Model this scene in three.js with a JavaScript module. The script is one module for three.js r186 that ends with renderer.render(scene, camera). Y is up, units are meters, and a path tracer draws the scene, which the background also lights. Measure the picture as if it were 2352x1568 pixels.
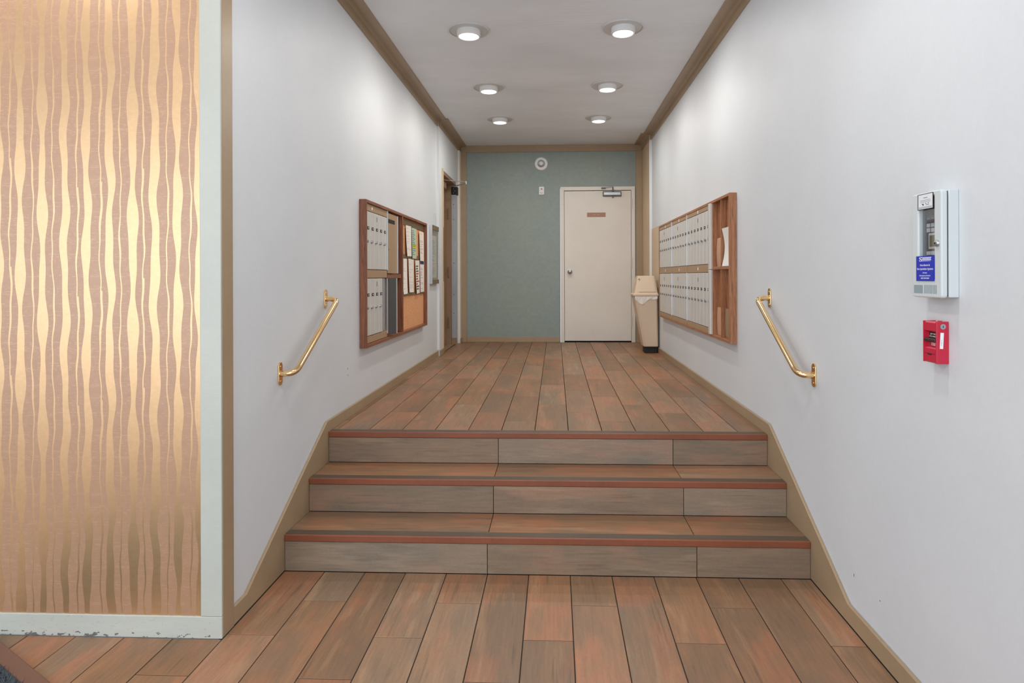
import * as THREE from 'three';
import { RoundedBoxGeometry } from 'three/addons/geometries/RoundedBoxGeometry.js';
import { RectAreaLightUniformsLib } from 'three/addons/lights/RectAreaLightUniformsLib.js';
import { mergeGeometries } from 'three/addons/utils/BufferGeometryUtils.js';

// ---------------------------------------------------------------- camera, sky, light, exposure
RectAreaLightUniformsLib.init();
const scene = new THREE.Scene();
const camera = new THREE.PerspectiveCamera(2 * Math.atan(784 / 1430) * 180 / Math.PI, 2352 / 1568, 0.05, 100);
camera.position.set(0, 1.444, 0);
camera.rotation.order = 'YXZ';
camera.rotation.set(0, 0.0398, -0.00335);
camera.setViewOffset(2352, 1568, -42.6, 150.4, 2352, 1568);   // shifted lens, upright verticals
const renderer = new THREE.WebGLRenderer({ antialias: true });
renderer.toneMapping = THREE.LinearToneMapping;
renderer.toneMappingExposure = 1.16;
renderer.shadowMap.enabled = true;
scene.background = new THREE.Color().setRGB(1.25, 1.38, 1.52);     // bright overcast sky beyond the entrance glazing

const WL = -1.348, WR = 1.222, ZB = -8.58, CEIL = 3.245, RISE = 0.1777, UP = 3 * RISE, ZPANEL = -2.432, ZF = 1.7, XF = -7.0;
const STEP = [3.006, 3.312, 3.606];

// daylight that falls in through the entrance glazing, as large as the glass
const daylight = new THREE.RectAreaLight(new THREE.Color().setRGB(0.9, 1.0, 1.12), 1.45, 7.8, 2.7);
daylight.position.set(-2.86, 1.55, ZF - 0.06);
daylight.rotation.set(0, 0, 0);                                    // shines along -z, into the foyer
scene.add(daylight);

// ---------------------------------------------------------------- helpers
function rng(seed) { let s = seed >>> 0; return () => { s = (s + 0x6D2B79F5) | 0; let t = Math.imul(s ^ (s >>> 15), 1 | s); t = (t + Math.imul(t ^ (t >>> 7), 61 | t)) ^ t; return ((t ^ (t >>> 14)) >>> 0) / 4294967296; }; }
const rand = rng(7);
const taken = {};
function numbered(n) { const k = taken[n] = (taken[n] ?? -1) + 1; return k ? n + '_' + String(k).padStart(3, '0') : n; }
function wpos(o) { const v = new THREE.Vector3(); for (let p = o; p && p !== scene; p = p.parent) v.add(p.position); return v; }
function put(name, geo, mat, parent, c) {
  const m = new THREE.Mesh(geo, mat); m.name = parent === scene ? numbered(name) : name; m.castShadow = m.receiveShadow = true;
  m.position.set(...c); if (parent !== scene) m.position.sub(wpos(parent)); parent.add(m); return m;
}
function thing(name, label, category, at, group) {
  const g = new THREE.Group(); g.name = numbered(name); g.position.set(...at); g.userData = { label, category }; if (group) g.userData.group = group; scene.add(g); return g;
}
function struct(name, label, category, at) {
  const g = new THREE.Group(); g.name = name; g.position.set(...at); g.userData = { kind: 'structure', label, category }; scene.add(g); return g;
}
const AX = { x: 0, y: 1, z: 2 };
function metricUV(g, grain = 'x', ou = 0, ov = 0) {           // uv in metres, u along the grain
  if (g.index) g = g.toNonIndexed();
  const P = g.attributes.position, N = g.attributes.normal, uv = new Float32Array(P.count * 2), gi = AX[grain];
  for (let t = 0; t < P.count; t += 3) {
    let s = [0, 0, 0];
    for (let i = 0; i < 3; i++) { s[0] += N.getX(t + i); s[1] += N.getY(t + i); s[2] += N.getZ(t + i); }
    s = s.map(Math.abs); const n = s.indexOf(Math.max(...s)); const o = [0, 1, 2].filter(a => a !== n);
    const a = o.includes(gi) ? gi : o[0], b = o.find(q => q !== a);
    for (let i = 0; i < 3; i++) { const p = [P.getX(t + i), P.getY(t + i), P.getZ(t + i)]; uv[(t + i) * 2] = p[a] + ou; uv[(t + i) * 2 + 1] = p[b] + ov; }
  }
  g.setAttribute('uv', new THREE.BufferAttribute(uv, 2)); return g;
}
function boxGeo(w, h, d, r = 0, grain = 'x', ou = 0, ov = 0) {
  const g = r ? new RoundedBoxGeometry(w, h, d, 1, Math.min(r, w / 2.1, h / 2.1, d / 2.1)) : new THREE.BoxGeometry(w, h, d);
  return metricUV(g, grain, ou, ov);
}
function box(name, x0, x1, y0, y1, z0, z1, mat, parent, o = {}) {   // world bounds
  return put(name, boxGeo(Math.abs(x1 - x0), Math.abs(y1 - y0), Math.abs(z1 - z0), o.r || 0, o.grain || 'x', o.ou ?? rand() * 3, o.ov ?? rand() * 3), mat, parent, [(x0 + x1) / 2, (y0 + y1) / 2, (z0 + z1) / 2]);
}
// a cylinder or a lathe with its axis along 'x', 'y' or 'z'
function turn(g, axis) { if (axis === 'x') g.rotateZ(-Math.PI / 2); if (axis === 'z') g.rotateX(Math.PI / 2); return g; }
function lathe(name, pts, axis, c, mat, parent, n = 40) { return put(name, turn(new THREE.LatheGeometry(pts.map(p => new THREE.Vector2(...p)), n), axis), mat, parent, c); }
function cyl(name, r, h, axis, c, mat, parent, n = 24, r2 = r) { return put(name, turn(new THREE.CylinderGeometry(r2, r, h, n), axis), mat, parent, c); }
// polygon in the (z, y) plane pushed out along x from x0 to x1
function prismX(name, pts, x0, x1, mat, parent, bevel = 0, grain = 'z') {
  const s = new THREE.Shape(pts.map(([z, y]) => new THREE.Vector2(-z, y)));
  const d = Math.abs(x1 - x0) - 2 * bevel;
  let g = new THREE.ExtrudeGeometry(s, { depth: d, bevelEnabled: bevel > 0, bevelThickness: bevel, bevelSize: bevel, bevelOffset: -bevel, bevelSegments: 1 });
  g.translate(0, 0, bevel); g.rotateY(Math.PI / 2); g.translate(Math.min(x0, x1), 0, 0);   // (-z) -> world -(-z)
  g = metricUV(g, grain);
  return put(name, g, mat, parent, [0, 0, 0]);
}

// ---------------------------------------------------------------- textures
function hash(x, y, s) { let h = Math.imul(x, 374761393) ^ Math.imul(y, 668265263) ^ Math.imul(s, 2147483647 ^ 0x5bd1e995); h = Math.imul(h ^ (h >>> 13), 1274126177); return ((h ^ (h >>> 16)) >>> 0) / 4294967296; }
const sm = t => t * t * (3 - 2 * t), lerp = (a, b, t) => a + (b - a) * t, clamp = (t, a = 0, b = 1) => Math.min(b, Math.max(a, t));
const step = (a, b, t) => sm(clamp((t - a) / (b - a)));
function vn(x, y, px, py, s) {   // periodic value noise
  const xi = Math.floor(x), yi = Math.floor(y), fx = sm(x - xi), fy = sm(y - yi), m = (a, n) => ((a % n) + n) % n;
  const h = (a, b) => hash(m(a, px), m(b, py), s);
  return lerp(lerp(h(xi, yi), h(xi + 1, yi), fx), lerp(h(xi, yi + 1), h(xi + 1, yi + 1), fx), fy);
}
function fbm(u, v, fu, fv, s, oct = 4) { let a = 0.5, r = 0, n = 0; for (let i = 0; i < oct; i++) { r += a * vn(u * fu, v * fv, fu, fv, s + i); n += a; a *= 0.55; fu *= 2; fv *= 2; } return r / n; }
function tex(W, H, mu, mv, fn, srgb = true) {   // fn(u, v) in 0..1 -> [r, g, b] in 0..255; covers mu x mv metres
  const d = new Uint8Array(W * H * 4);
  for (let j = 0; j < H; j++) for (let i = 0; i < W; i++) { const c = fn((i + 0.5) / W, (j + 0.5) / H), k = (j * W + i) * 4; d[k] = clamp(c[0], 0, 255); d[k + 1] = clamp(c[1], 0, 255); d[k + 2] = clamp(c[2], 0, 255); d[k + 3] = 255; }
  const t = new THREE.DataTexture(d, W, H); t.wrapS = t.wrapT = THREE.RepeatWrapping; t.magFilter = THREE.LinearFilter; t.minFilter = THREE.LinearMipmapLinearFilter; t.generateMipmaps = true;
  if (srgb) t.colorSpace = THREE.SRGBColorSpace; t.repeat.set(1 / mu, 1 / mv); t.needsUpdate = true; return t;
}
const mix = (a, b, t) => [lerp(a[0], b[0], t), lerp(a[1], b[1], t), lerp(a[2], b[2], t)];
function plankTex(seed, base, grey, rust, dark, pale) {
  return tex(1024, 1024, 2.4, 1.6, (u, v) => {
    let c = mix(base, grey, step(0.42, 0.66, fbm(u, v, 5, 9, seed)) * 0.65);
    c = mix(c, rust, step(0.52, 0.72, fbm(u, v, 7, 12, seed + 20)) * 0.75);
    c = mix(c, pale, step(0.6, 0.8, fbm(u, v, 8, 40, seed + 40)) * 0.5);
    const streak = fbm(u, v, 10, 150, seed + 60);
    c = mix(c, dark, step(0.62, 0.8, streak) * 0.34 * step(0.4, 0.6, fbm(u, v, 6, 10, seed + 70)));
    const k = 1 + (fbm(u, v, 24, 190, seed + 80, 3) - 0.5) * 0.14 + (vn(u * 512, v * 512, 512, 512, seed + 90) - 0.5) * 0.06;
    return c.map(q => q * k);
  });
}
const tFloor = plankTex(11, [150, 117, 89], [128, 108, 88], [168, 117, 88], [88, 71, 53], [174, 141, 109]);
const tRiser = plankTex(31, [138, 120, 101], [122, 110, 96], [153, 123, 103], [94, 83, 71], [160, 141, 119]);
function woodTex(seed, a, b, dark) {
  return tex(1024, 256, 1.2, 0.3, (u, v) => {
    const w = fbm(u, v, 3, 6, seed) * 0.5, g = fbm(u, v + w * 0.12, 6, 60, seed + 5, 4);
    let c = mix(a, b, step(0.35, 0.65, g)); c = mix(c, dark, step(0.58, 0.7, fbm(u, v + w * 0.1, 14, 110, seed + 15, 3)) * 0.55);
    const k = 1 + (fbm(u, v, 60, 200, seed + 25, 2) - 0.5) * 0.14; return c.map(q => q * k);
  });
}
const tOak = woodTex(101, [176, 122, 84], [158, 104, 68], [112, 68, 44]);
const tOakRed = woodTex(131, [150, 96, 68], [126, 76, 52], [82, 46, 32]);
const tBrush = tex(512, 512, 0.6, 0.6, (u, v) => { const k = 128 + 90 * (fbm(u, v, 120, 10, 201, 3) - 0.5) + 60 * (fbm(u, v, 8, 6, 205, 3) - 0.5); return [k, k, k]; }, false);       // upright roller marks
const tTrowel = tex(512, 512, 1.6, 1.6, (u, v) => { const k = 120 + 130 * step(0.6, 0.72, fbm(u, v, 8, 70, 221, 3)) * step(0.5, 0.62, fbm(u, v, 5, 5, 225, 2)) + 60 * (fbm(u, v, 6, 8, 228, 3) - 0.5); return [k, k, k]; }, false);
const tCeil = tex(512, 512, 3.2, 3.2, (u, v) => { const k = 1 + (fbm(u, v, 5, 9, 231, 4) - 0.5) * 0.09; return [234 * k, 238 * k, 242 * k]; });
const tTeal = tex(512, 512, 1.2, 1.2, (u, v) => { const k = 1 + (fbm(u, v, 30, 30, 241, 3) - 0.5) * 0.06 + (vn(u * 256, v * 256, 256, 256, 243) - 0.5) * 0.05; const m = fbm(u, v, 3, 3, 246, 3) - 0.5; return [(146 + m * 6) * k, (158 + m * 4) * k, (152 - m * 8) * k]; });
const tPaint = (r, g, b, s, amt = 0.04) => tex(256, 256, 1.5, 1.5, (u, v) => { const k = 1 + (fbm(u, v, 5, 5, s, 4) - 0.5) * amt * 2 + (vn(u * 128, v * 128, 128, 128, s + 9) - 0.5) * amt * 0.5; return [r * k, g * k, b * k]; });
const tCork = tex(256, 256, 0.4, 0.4, (u, v) => { const k = 1 + (fbm(u, v, 40, 40, 261, 3) - 0.5) * 0.18; return [222 * k, 162 * k, 114 * k]; });
// wallpaper: pairs of wavy matte bands printed on a gold foil ground
const PU = 0.93, PV = 0.44, COLS = 10, TAU = Math.PI * 2;
const paperCols = []; { const r = rng(99); for (let c = 0; c < COLS; c++) paperCols.push(Array.from({ length: 14 }, () => r())); }
function bandAt(u, v) {
  const x = u * COLS; let hit = 0, line = 0;
  for (let k = -1; k <= 1; k++) {
    const ci = Math.floor(x) + k, c = paperCols[((ci % COLS) + COLS) % COLS], lx = x - ci - 0.5;
    const w1 = Math.sin(TAU * (v + c[0])), w2 = Math.sin(TAU * (2 * v + c[1])), w3 = Math.sin(TAU * (v + c[2])), w4 = Math.sin(TAU * (3 * v + c[3]));
    const saw = ((v + c[4]) % 1), notch = saw < 0.5 ? saw * 0.11 : 0;                  // a band that widens and then stops short in a hook
    const l = -0.33 + 0.06 * w1 + 0.04 * w2 + (c[5] - 0.5) * 0.08, g1 = -0.02 + 0.04 * w3 + 0.02 * w4 + (c[6] - 0.5) * 0.12, gap = 0.05 + 0.03 * Math.max(0, Math.sin(TAU * (v + c[7]))) + (c[8] < 0.5 ? notch : 0);
    const rr = 0.31 + 0.065 * Math.sin(TAU * (v + c[9])) + 0.03 * Math.sin(TAU * (2 * v + c[10])) + (c[11] - 0.5) * 0.06;
    if ((lx > l && lx < g1) || (lx > g1 + gap && lx < rr)) hit = 1;
  }
  if (hit) { const row = Math.floor(v * 170); const n = vn(u * 90, row * 7.3, 90, 100000, 301); const on = hash(row, 3, 55) > 0.5 && (v * 170) % 1 < 0.3 && n > 0.62; line = on ? 1 : 0; }
  return hit ? (line ? 2 : 1) : 0;
}
const tPaperC = tex(1536, 768, PU, PV, (u, v) => { const b = bandAt(u, v); const k = 1 + (fbm(u, v, 60, 40, 311, 2) - 0.5) * 0.05; return (b === 1 ? [178, 137, 105] : b === 2 ? [202, 166, 130] : [214, 174, 127]).map(q => q * k); });
const tPaperM = tex(1536, 768, PU, PV, (u, v) => { const b = bandAt(u, v); return b ? [0, 125, 60] : [0, 90, 208]; }, false);

function canvasTex(w, h, draw) {
  const c = document.createElement('canvas'); c.width = w; c.height = h; const x = c.getContext('2d'); draw(x, w, h);
  const t = new THREE.CanvasTexture(c); t.colorSpace = THREE.SRGBColorSpace; t.magFilter = THREE.LinearFilter; return t;
}
function paperTex(seed, bg, o = {}) {
  return canvasTex(256, 340, (x, w, h) => {
    const r = rng(seed); x.fillStyle = bg; x.fillRect(0, 0, w, h);
    if (o.band) { x.fillStyle = o.band; x.fillRect(w * 0.05, 0, w * 0.9, h * 0.12); }
    for (let y = h * (o.top ?? 0.08); y < h * 0.92; y += o.pitch ?? 13) {
      if (r() < (o.gap ?? 0.22)) continue;
      x.fillStyle = o.marks && r() < 0.3 ? o.marks : (o.ink ?? 'rgba(70,70,75,0.55)'); x.fillRect(w * 0.1, y, w * (0.35 + r() * 0.45), o.thick ?? 4);
    }
    if (o.high) { x.fillStyle = o.high; x.fillRect(w * 0.08, h * 0.56, w * 0.84, h * 0.09); x.fillStyle = 'rgba(60,70,20,.7)'; x.fillRect(w * 0.2, h * 0.59, w * 0.5, 6); }
  });
}

// ---------------------------------------------------------------- materials
const S = (hex, rough = 0.6, o = {}) => new THREE.MeshPhysicalMaterial({ color: hex, roughness: rough, ...o });
const T = (map, rough = 0.6, o = {}) => new THREE.MeshPhysicalMaterial({ map, roughness: rough, ...o });
const M = {
  wall: T(tPaint(219, 223, 226, 401, 0.018), 0.5, { bumpMap: tBrush, bumpScale: 0.0006 }),
  whiteEdge: S('#e6e8e8', 0.45),
  ceiling: T(tCeil, 0.55, { bumpMap: tTrowel, bumpScale: 0.0015 }),
  teal: T(tTeal, 0.55),
  taupe: T(tPaint(164, 141, 112, 411, 0.05), 0.36),
  doorBrown: T(tPaint(150, 122, 96, 415, 0.06), 0.36),
  sage: T(tPaint(187, 189, 179, 421, 0.03), 0.36, { bumpMap: tBrush, bumpScale: 0.0005 }),
  beige: T(tPaint(214, 188, 156, 425, 0.03), 0.5),
  cream: T(tPaint(228, 221, 210, 431, 0.02), 0.42),
  grout: S('#2c2822', 0.9),
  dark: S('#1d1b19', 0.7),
  floorTile: [T(tFloor, 0.42), T(tFloor, 0.42, { color: '#f2ede8' }), T(tFloor, 0.4, { color: '#fff2e6' }), T(tFloor, 0.44, { color: '#ece2d8' })],
  riserTile: [T(tRiser, 0.5), T(tRiser, 0.5, { color: '#f0ece6' }), T(tRiser, 0.5, { color: '#fff4ec' })],
  nosingTop: T(tPaint(84, 71, 56, 441, 0.12), 0.5),
  nosingEdge: T(tPaint(130, 74, 50, 445, 0.1), 0.4),
  oak: T(tOak, 0.45), oakRed: T(tOakRed, 0.45),
  boxDoor: S('#d6d4cf', 0.38, { metalness: 0.25 }),
  tanPaint: S('#ac8e6d', 0.45, { metalness: 0.1 }),
  alu: S('#d3d6d8', 0.28, { metalness: 0.85 }),
  steel: S('#b4b8ba', 0.32, { metalness: 0.9 }),
  galvanised: T(tPaint(190, 196, 198, 451, 0.08), 0.36, { metalness: 0.8 }),
  darkSteel: S('#5c6265', 0.4, { metalness: 0.6 }),
  brass: S(new THREE.Color().setRGB(0.88, 0.63, 0.33), 0.13, { metalness: 1 }),
  black: S('#141414', 0.5),
  white: S('#f2f2f0', 0.5),
  cork: T(tCork, 0.85),
  bronze: S('#8c7558', 0.45, { metalness: 0.4 }),
  bin: S('#dac3a9', 0.5),
  liner: S('#f6efe6', 0.3, { transmission: 0.1, thickness: 0, side: THREE.DoubleSide }),
  panelGrey: S('#d2d9da', 0.4),
  red: S('#c4213f', 0.35),
  glass: new THREE.MeshPhysicalMaterial({ color: '#ffffff', transmission: 1, thickness: 0, roughness: 0.02, ior: 1.5 }),
  lamp: new THREE.MeshPhysicalMaterial({ color: '#ffffff', emissive: new THREE.Color().setRGB(1, 0.97, 0.92), emissiveIntensity: 2.6, roughness: 0.6 }),
  lampBody: S('#eeeeec', 0.45), lampPlate: S('#d2d2d0', 0.4),
  rugPile: S('#4a545a', 0.95), rugEdge: S('#7a5a4a', 0.8),
  pavement: S('#b5b2ab', 0.9),
  sageScuffed: T(tex(2048, 128, 2.8, 0.088, (u, v) => { const b = v < 0.24 ? step(0.24, 0.02, v) : 0, n = fbm(u, v, 160, 10, 471, 3), chip = step(0.71, 0.76, n + b * 0.12) * (b > 0 ? 0.8 : 0.08); const k = 1 + (fbm(u, v, 20, 3, 475, 3) - 0.5) * 0.06; return mix([187 * k, 189 * k, 179 * k], [66, 66, 62], chip * 0.85); }), 0.38),
  wallpaper: new THREE.MeshPhysicalMaterial({ map: tPaperC, metalnessMap: tPaperM, roughnessMap: tPaperM, metalness: 1, roughness: 1, clearcoat: 1, clearcoatRoughness: 0.35 }),
};

// ================================================================ SETTING
// ---- lower floor: a bed with plank tiles laid along the corridor
const BASE = WL + 0.015, BASER = WR - 0.015;
function tileGeo(w, l, h, b, ou, ov, along) {   // chamfered plank, top face up, no underside
  const x = w / 2, z = l / 2, xi = x - b, zi = z - b, P = [], q = (a, bb, c, d) => P.push(...a, ...bb, ...c, ...a, ...c, ...d);
  const t = [[-xi, h, zi], [xi, h, zi], [xi, h, -zi], [-xi, h, -zi]], m = [[-x, h - b, z], [x, h - b, z], [x, h - b, -z], [-x, h - b, -z]], o = [[-x, 0, z], [x, 0, z], [x, 0, -z], [-x, 0, -z]];
  q(...t); for (let i = 0; i < 4; i++) { const j = (i + 1) % 4; q(m[i], m[j], t[j], t[i]); q(o[i], o[j], m[j], m[i]); }
  const g = new THREE.BufferGeometry(); g.setAttribute('position', new THREE.BufferAttribute(new Float32Array(P), 3)); g.computeVertexNormals();
  return metricUV(g, along, ou, ov);
}
function layTiles(parent, xs, y, zNear, zFar, len, z0of, xMin, xMax) {
  for (let k = 0; k < xs.length - 1; k++) {
    const xa = Math.max(xs[k], xMin), xb = Math.min(xs[k + 1], xMax); if (xb - xa < 0.012) continue;
    let z = z0of(k); while (z < zNear) z += len;
    for (; z > zFar; z -= len) {
      const za = Math.min(z, zNear), zb = Math.max(z - len, zFar); if (za - zb < 0.012) continue;
      const w = xb - xa - 0.004, l = za - zb - 0.0035;
      put('floor_tile', tileGeo(w, l, 0.01, 0.0012, rand() * 5, rand() * 5, 'z'), M.floorTile[Math.floor(rand() * 4)], parent, [(xa + xb) / 2, y - 0.01 + (rand() - 0.5) * 0.0006, (za + zb) / 2]);
    }
  }
}
{
  const f = struct('floor', 'brown wood-look plank tile floor of the foyer below the steps', 'floor', [0, 0, 0]);
  box('tile_bed', XF, WR, -0.12, -0.0025, ZPANEL, ZF, M.grout, f); box('tile_bed', WL, WR, -0.12, -0.0025, -STEP[0] - 0.012, ZPANEL, M.grout, f);
  const xs = []; for (let k = -16; k <= 12; k++) xs.push(-1.133 + 0.2 * k);
  const z0 = k => [-2.735, -2.205, -2.468][(((k - 16) % 3) + 3) % 3];
  const i0 = xs.findIndex(x => x > -1.34);      // columns that run on to the steps / columns that stop at the papered wall
  layTiles(f, xs.slice(0, i0 + 1), 0, ZF, ZPANEL, 0.8, z0, -4.33, -1.333);
  box('plain_tile_field', XF, -4.335, -0.0025, 0, ZPANEL, ZF, M.floorTile[0], f, { grain: 'z' });
  layTiles(f, xs.slice(i0), 0, ZF, -STEP[0], 0.8, k => z0(k + i0), -1.333, BASER);
}
{
  const f = struct('floor_upper', 'brown wood-look plank tile floor of the raised corridor', 'floor', [0, UP, 0]);
  box('tile_bed', WL, WR, UP - 0.12, UP - 0.0125, -STEP[2] - 0.06, ZB, M.grout, f);
  const xs = []; for (let k = -2; k <= 13; k++) xs.push(-1.110 + 0.1972 * k);
  layTiles(f, xs, UP, -STEP[2] - 0.052, ZB, 0.8, k => [-4.152, -3.906, -4.41][(((k - 2) % 3) + 3) % 3], BASE, BASER);
}
// ---- walls and ceiling, all with thickness
{
  const c = struct('ceiling', 'grey-white trowelled plaster ceiling', 'ceiling', [0, CEIL, 0]);
  box('ceiling_slab', XF - 0.15, WR + 0.15, CEIL, CEIL + 0.12, ZB - 0.15, ZF + 0.15, M.ceiling, c, { grain: 'x' });
}
{
  const w = struct('wall_right', 'long pale grey painted wall with the fire alarm panel', 'wall', [WR, 0, 0]);
  box('plaster', WR, WR + 0.15, -0.12, CEIL, ZB - 0.15, ZF + 0.15, M.wall, w, { grain: 'z' });
  box('furred_face', WR - 0.03, WR, UP, CEIL, ZB, -7.93, M.beige, w, { grain: 'z' });
  box('furred_edge', WR - 0.031, WR, UP, CEIL - 0.087, -7.93, -7.922, M.whiteEdge, w);
  for (const [y, z, h] of [[0.205, -2.61, 0.012], [0.21, -2.405, 0.005]]) box('scuff_mark', WR - 0.0003, WR, y, y + h, z, z + 0.004, M.darkSteel, w);
  box('beige_patch', WR - 0.004, WR, 1.2, 2.03, -7.92, -7.38, M.beige, w);
}
{
  const w = struct('wall_left', 'long pale grey painted wall with noticeboard and mailboxes', 'wall', [WL, 0, 0]);
  box('plaster', WL - 0.15, WL, -0.12, CEIL, -7.295, ZPANEL - 0.012, M.wall, w, { grain: 'z' });
  box('plaster', WL - 0.15, WL, 2.70, CEIL, -8.31, -7.295, M.wall, w, { grain: 'z' });
  box('plaster', WL - 0.15, WL, -0.12, CEIL, ZB - 0.15, -8.31, M.wall, w, { grain: 'z' });
  for (const [y, z, h] of [[0.842, -3.99, 0.012], [0.80, -3.995, 0.01]]) box('scuff_mark', WL, WL + 0.0003, y, y + h, z, z + 0.006, M.darkSteel, w);
  box('furred_face', WL, WL + 0.024, UP, 2.70, -7.295, -7.07, M.wall, w, { grain: 'z' });
  box('furred_face', WL, WL + 0.024, 2.70, CEIL, -8.31, -7.07, M.wall, w, { grain: 'z' });
  box('furred_face', WL, WL + 0.024, UP, CEIL, ZB, -8.31, M.wall, w, { grain: 'z' });
  box('furred_edge', WL, WL + 0.0245, UP + 0.07, CEIL - 0.087, -7.07, -7.064, M.whiteEdge, w);
  box('pilaster', WL + 0.024, WL + 0.05, UP, CEIL - 0.087, ZB, -8.44, M.cream, w);
}
{
  const w = struct('wall_back', 'teal painted end wall framed with brown boards', 'wall', [0, UP, ZB]);
  box('plaster', WL - 0.15, 0.07, UP - 0.12, CEIL, ZB - 0.15, ZB, M.teal, w); box('plaster', 1.094, WR, UP - 0.12, CEIL, ZB - 0.15, ZB, M.teal, w);
  box('plaster', 0.07, 1.094, 2.668, CEIL, ZB - 0.15, ZB, M.teal, w);
}
{
  const w = struct('wall_front_left', 'wall beside the steps papered in gold foil with wavy tan bands', 'wall', [-2.7, 0, ZPANEL]);
  box('plaster', XF - 0.15, WL - 0.15, -0.12, CEIL, ZPANEL - 0.15, ZPANEL - 0.012, M.wall, w);
  const g = new THREE.BoxGeometry(5.58, CEIL - 0.09, 0.006); metric(g);
  function metric(g) { const P = g.attributes.position, a = new Float32Array(P.count * 2); for (let i = 0; i < P.count; i++) { a[i * 2] = P.getX(i) + 2.79; a[i * 2 + 1] = P.getY(i) + 1.5; } g.setAttribute('uv', new THREE.BufferAttribute(a, 2)); }
  put('wallpaper', g, M.wallpaper, w, [-1.42 - 2.79, 0.088 + (CEIL - 0.09) / 2, ZPANEL - 0.009]).userData.label = 'gold foil wallpaper printed with wavy tan bands';
}
box('baseboard_front_left', XF, -1.333, 0.0, 0.088, ZPANEL - 0.012, ZPANEL, M.sageScuffed, scene, { r: 0.003, grain: 'x', ou: 0, ov: 0.044 });
box('trim_1', -1.42, -1.333, 0.0885, CEIL, ZPANEL - 0.012, ZPANEL, M.sage, scene, { r: 0.003, grain: 'y' });
box('trim_2', WL, -1.333, 0.0, CEIL, -2.527, ZPANEL - 0.0125, M.taupe, scene, { r: 0.002, grain: 'y' });
// skirting boards with the raking piece beside the steps
{
  const pts = far => [[ZPANEL - 0.097, -0.001], [ZPANEL - 0.097, 0.08], [-2.632, 0.08], [-3.585, 0.6], [far, 0.6], [far, UP - 0.012], [-3.68, UP - 0.012], [-3.68, -0.001]];
  prismX('baseboard_left', pts(-7.06).map(([z, y]) => [z, Math.max(y, 0)]), WL, BASE, M.taupe, scene, 0.004);
  const pr = pts(-7.925).map(([z, y]) => [z, Math.max(y, 0)]); pr[0] = [ZF, 0]; pr[1] = [ZF, 0.08];
  prismX('baseboard_right', pr, BASER, WR, M.taupe, scene, 0.004);
  box('baseboard_left_far', WL + 0.024, WL + 0.039, UP, 0.6, -7.29, -7.07, M.taupe, scene, { r: 0.003, grain: 'z' });
  box('baseboard_left_end', WL + 0.05, WL + 0.064, UP, 0.6, ZB + 0.022, -8.43, M.taupe, scene, { r: 0.003, grain: 'z' });
  box('baseboard_right_far', WR - 0.045, WR - 0.03, UP, 0.6, ZB + 0.022, -7.925, M.taupe, scene, { r: 0.003, grain: 'z' });
}
// ceiling boards in the corridor: one on the wall, one on the ceiling, a cove between them
function crown(name, xw, s, zNear, zFar) {
  const sh = new THREE.Shape(); const X = d => s * d;
  sh.moveTo(X(0), 0); sh.lineTo(X(0), -0.087); sh.lineTo(X(0.014), -0.085); sh.lineTo(X(0.018), -0.03); sh.quadraticCurveTo(X(0.022), -0.018, X(0.04), -0.017); sh.lineTo(X(0.1), -0.014); sh.lineTo(X(0.104), 0); sh.lineTo(X(0), 0);
  const g = metricUV(new THREE.ExtrudeGeometry(sh, { depth: zNear - zFar, bevelEnabled: false, curveSegments: 5 }), 'z');
  put(name, g, M.taupe, scene, [xw, CEIL, zFar]);
}
crown('trim_3', WL, 1, -2.53, -7.064); crown('trim_4', WL + 0.0245, 1, -7.064, ZB + 0.022); crown('trim_5', WR, -1, ZF, -7.922); crown('trim_6', WR - 0.031, -1, -7.922, ZB + 0.022);
// boards round the teal wall
box('trim_7', WL + 0.05, WR - 0.03, 3.152, CEIL, ZB, ZB + 0.02, M.taupe, scene, { r: 0.002, grain: 'x' });
box('trim_8', WL + 0.05, -1.226, UP, 3.151, ZB, ZB + 0.02, M.taupe, scene, { r: 0.002, grain: 'y' });
box('trim_9', 1.106, WR - 0.031, UP, 3.151, ZB, ZB + 0.02, M.taupe, scene, { r: 0.002, grain: 'y' });
box('baseboard_back', -1.225, 0.066, UP, 0.607, ZB, ZB + 0.016, M.taupe, scene, { r: 0.003, grain: 'x' });
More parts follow.
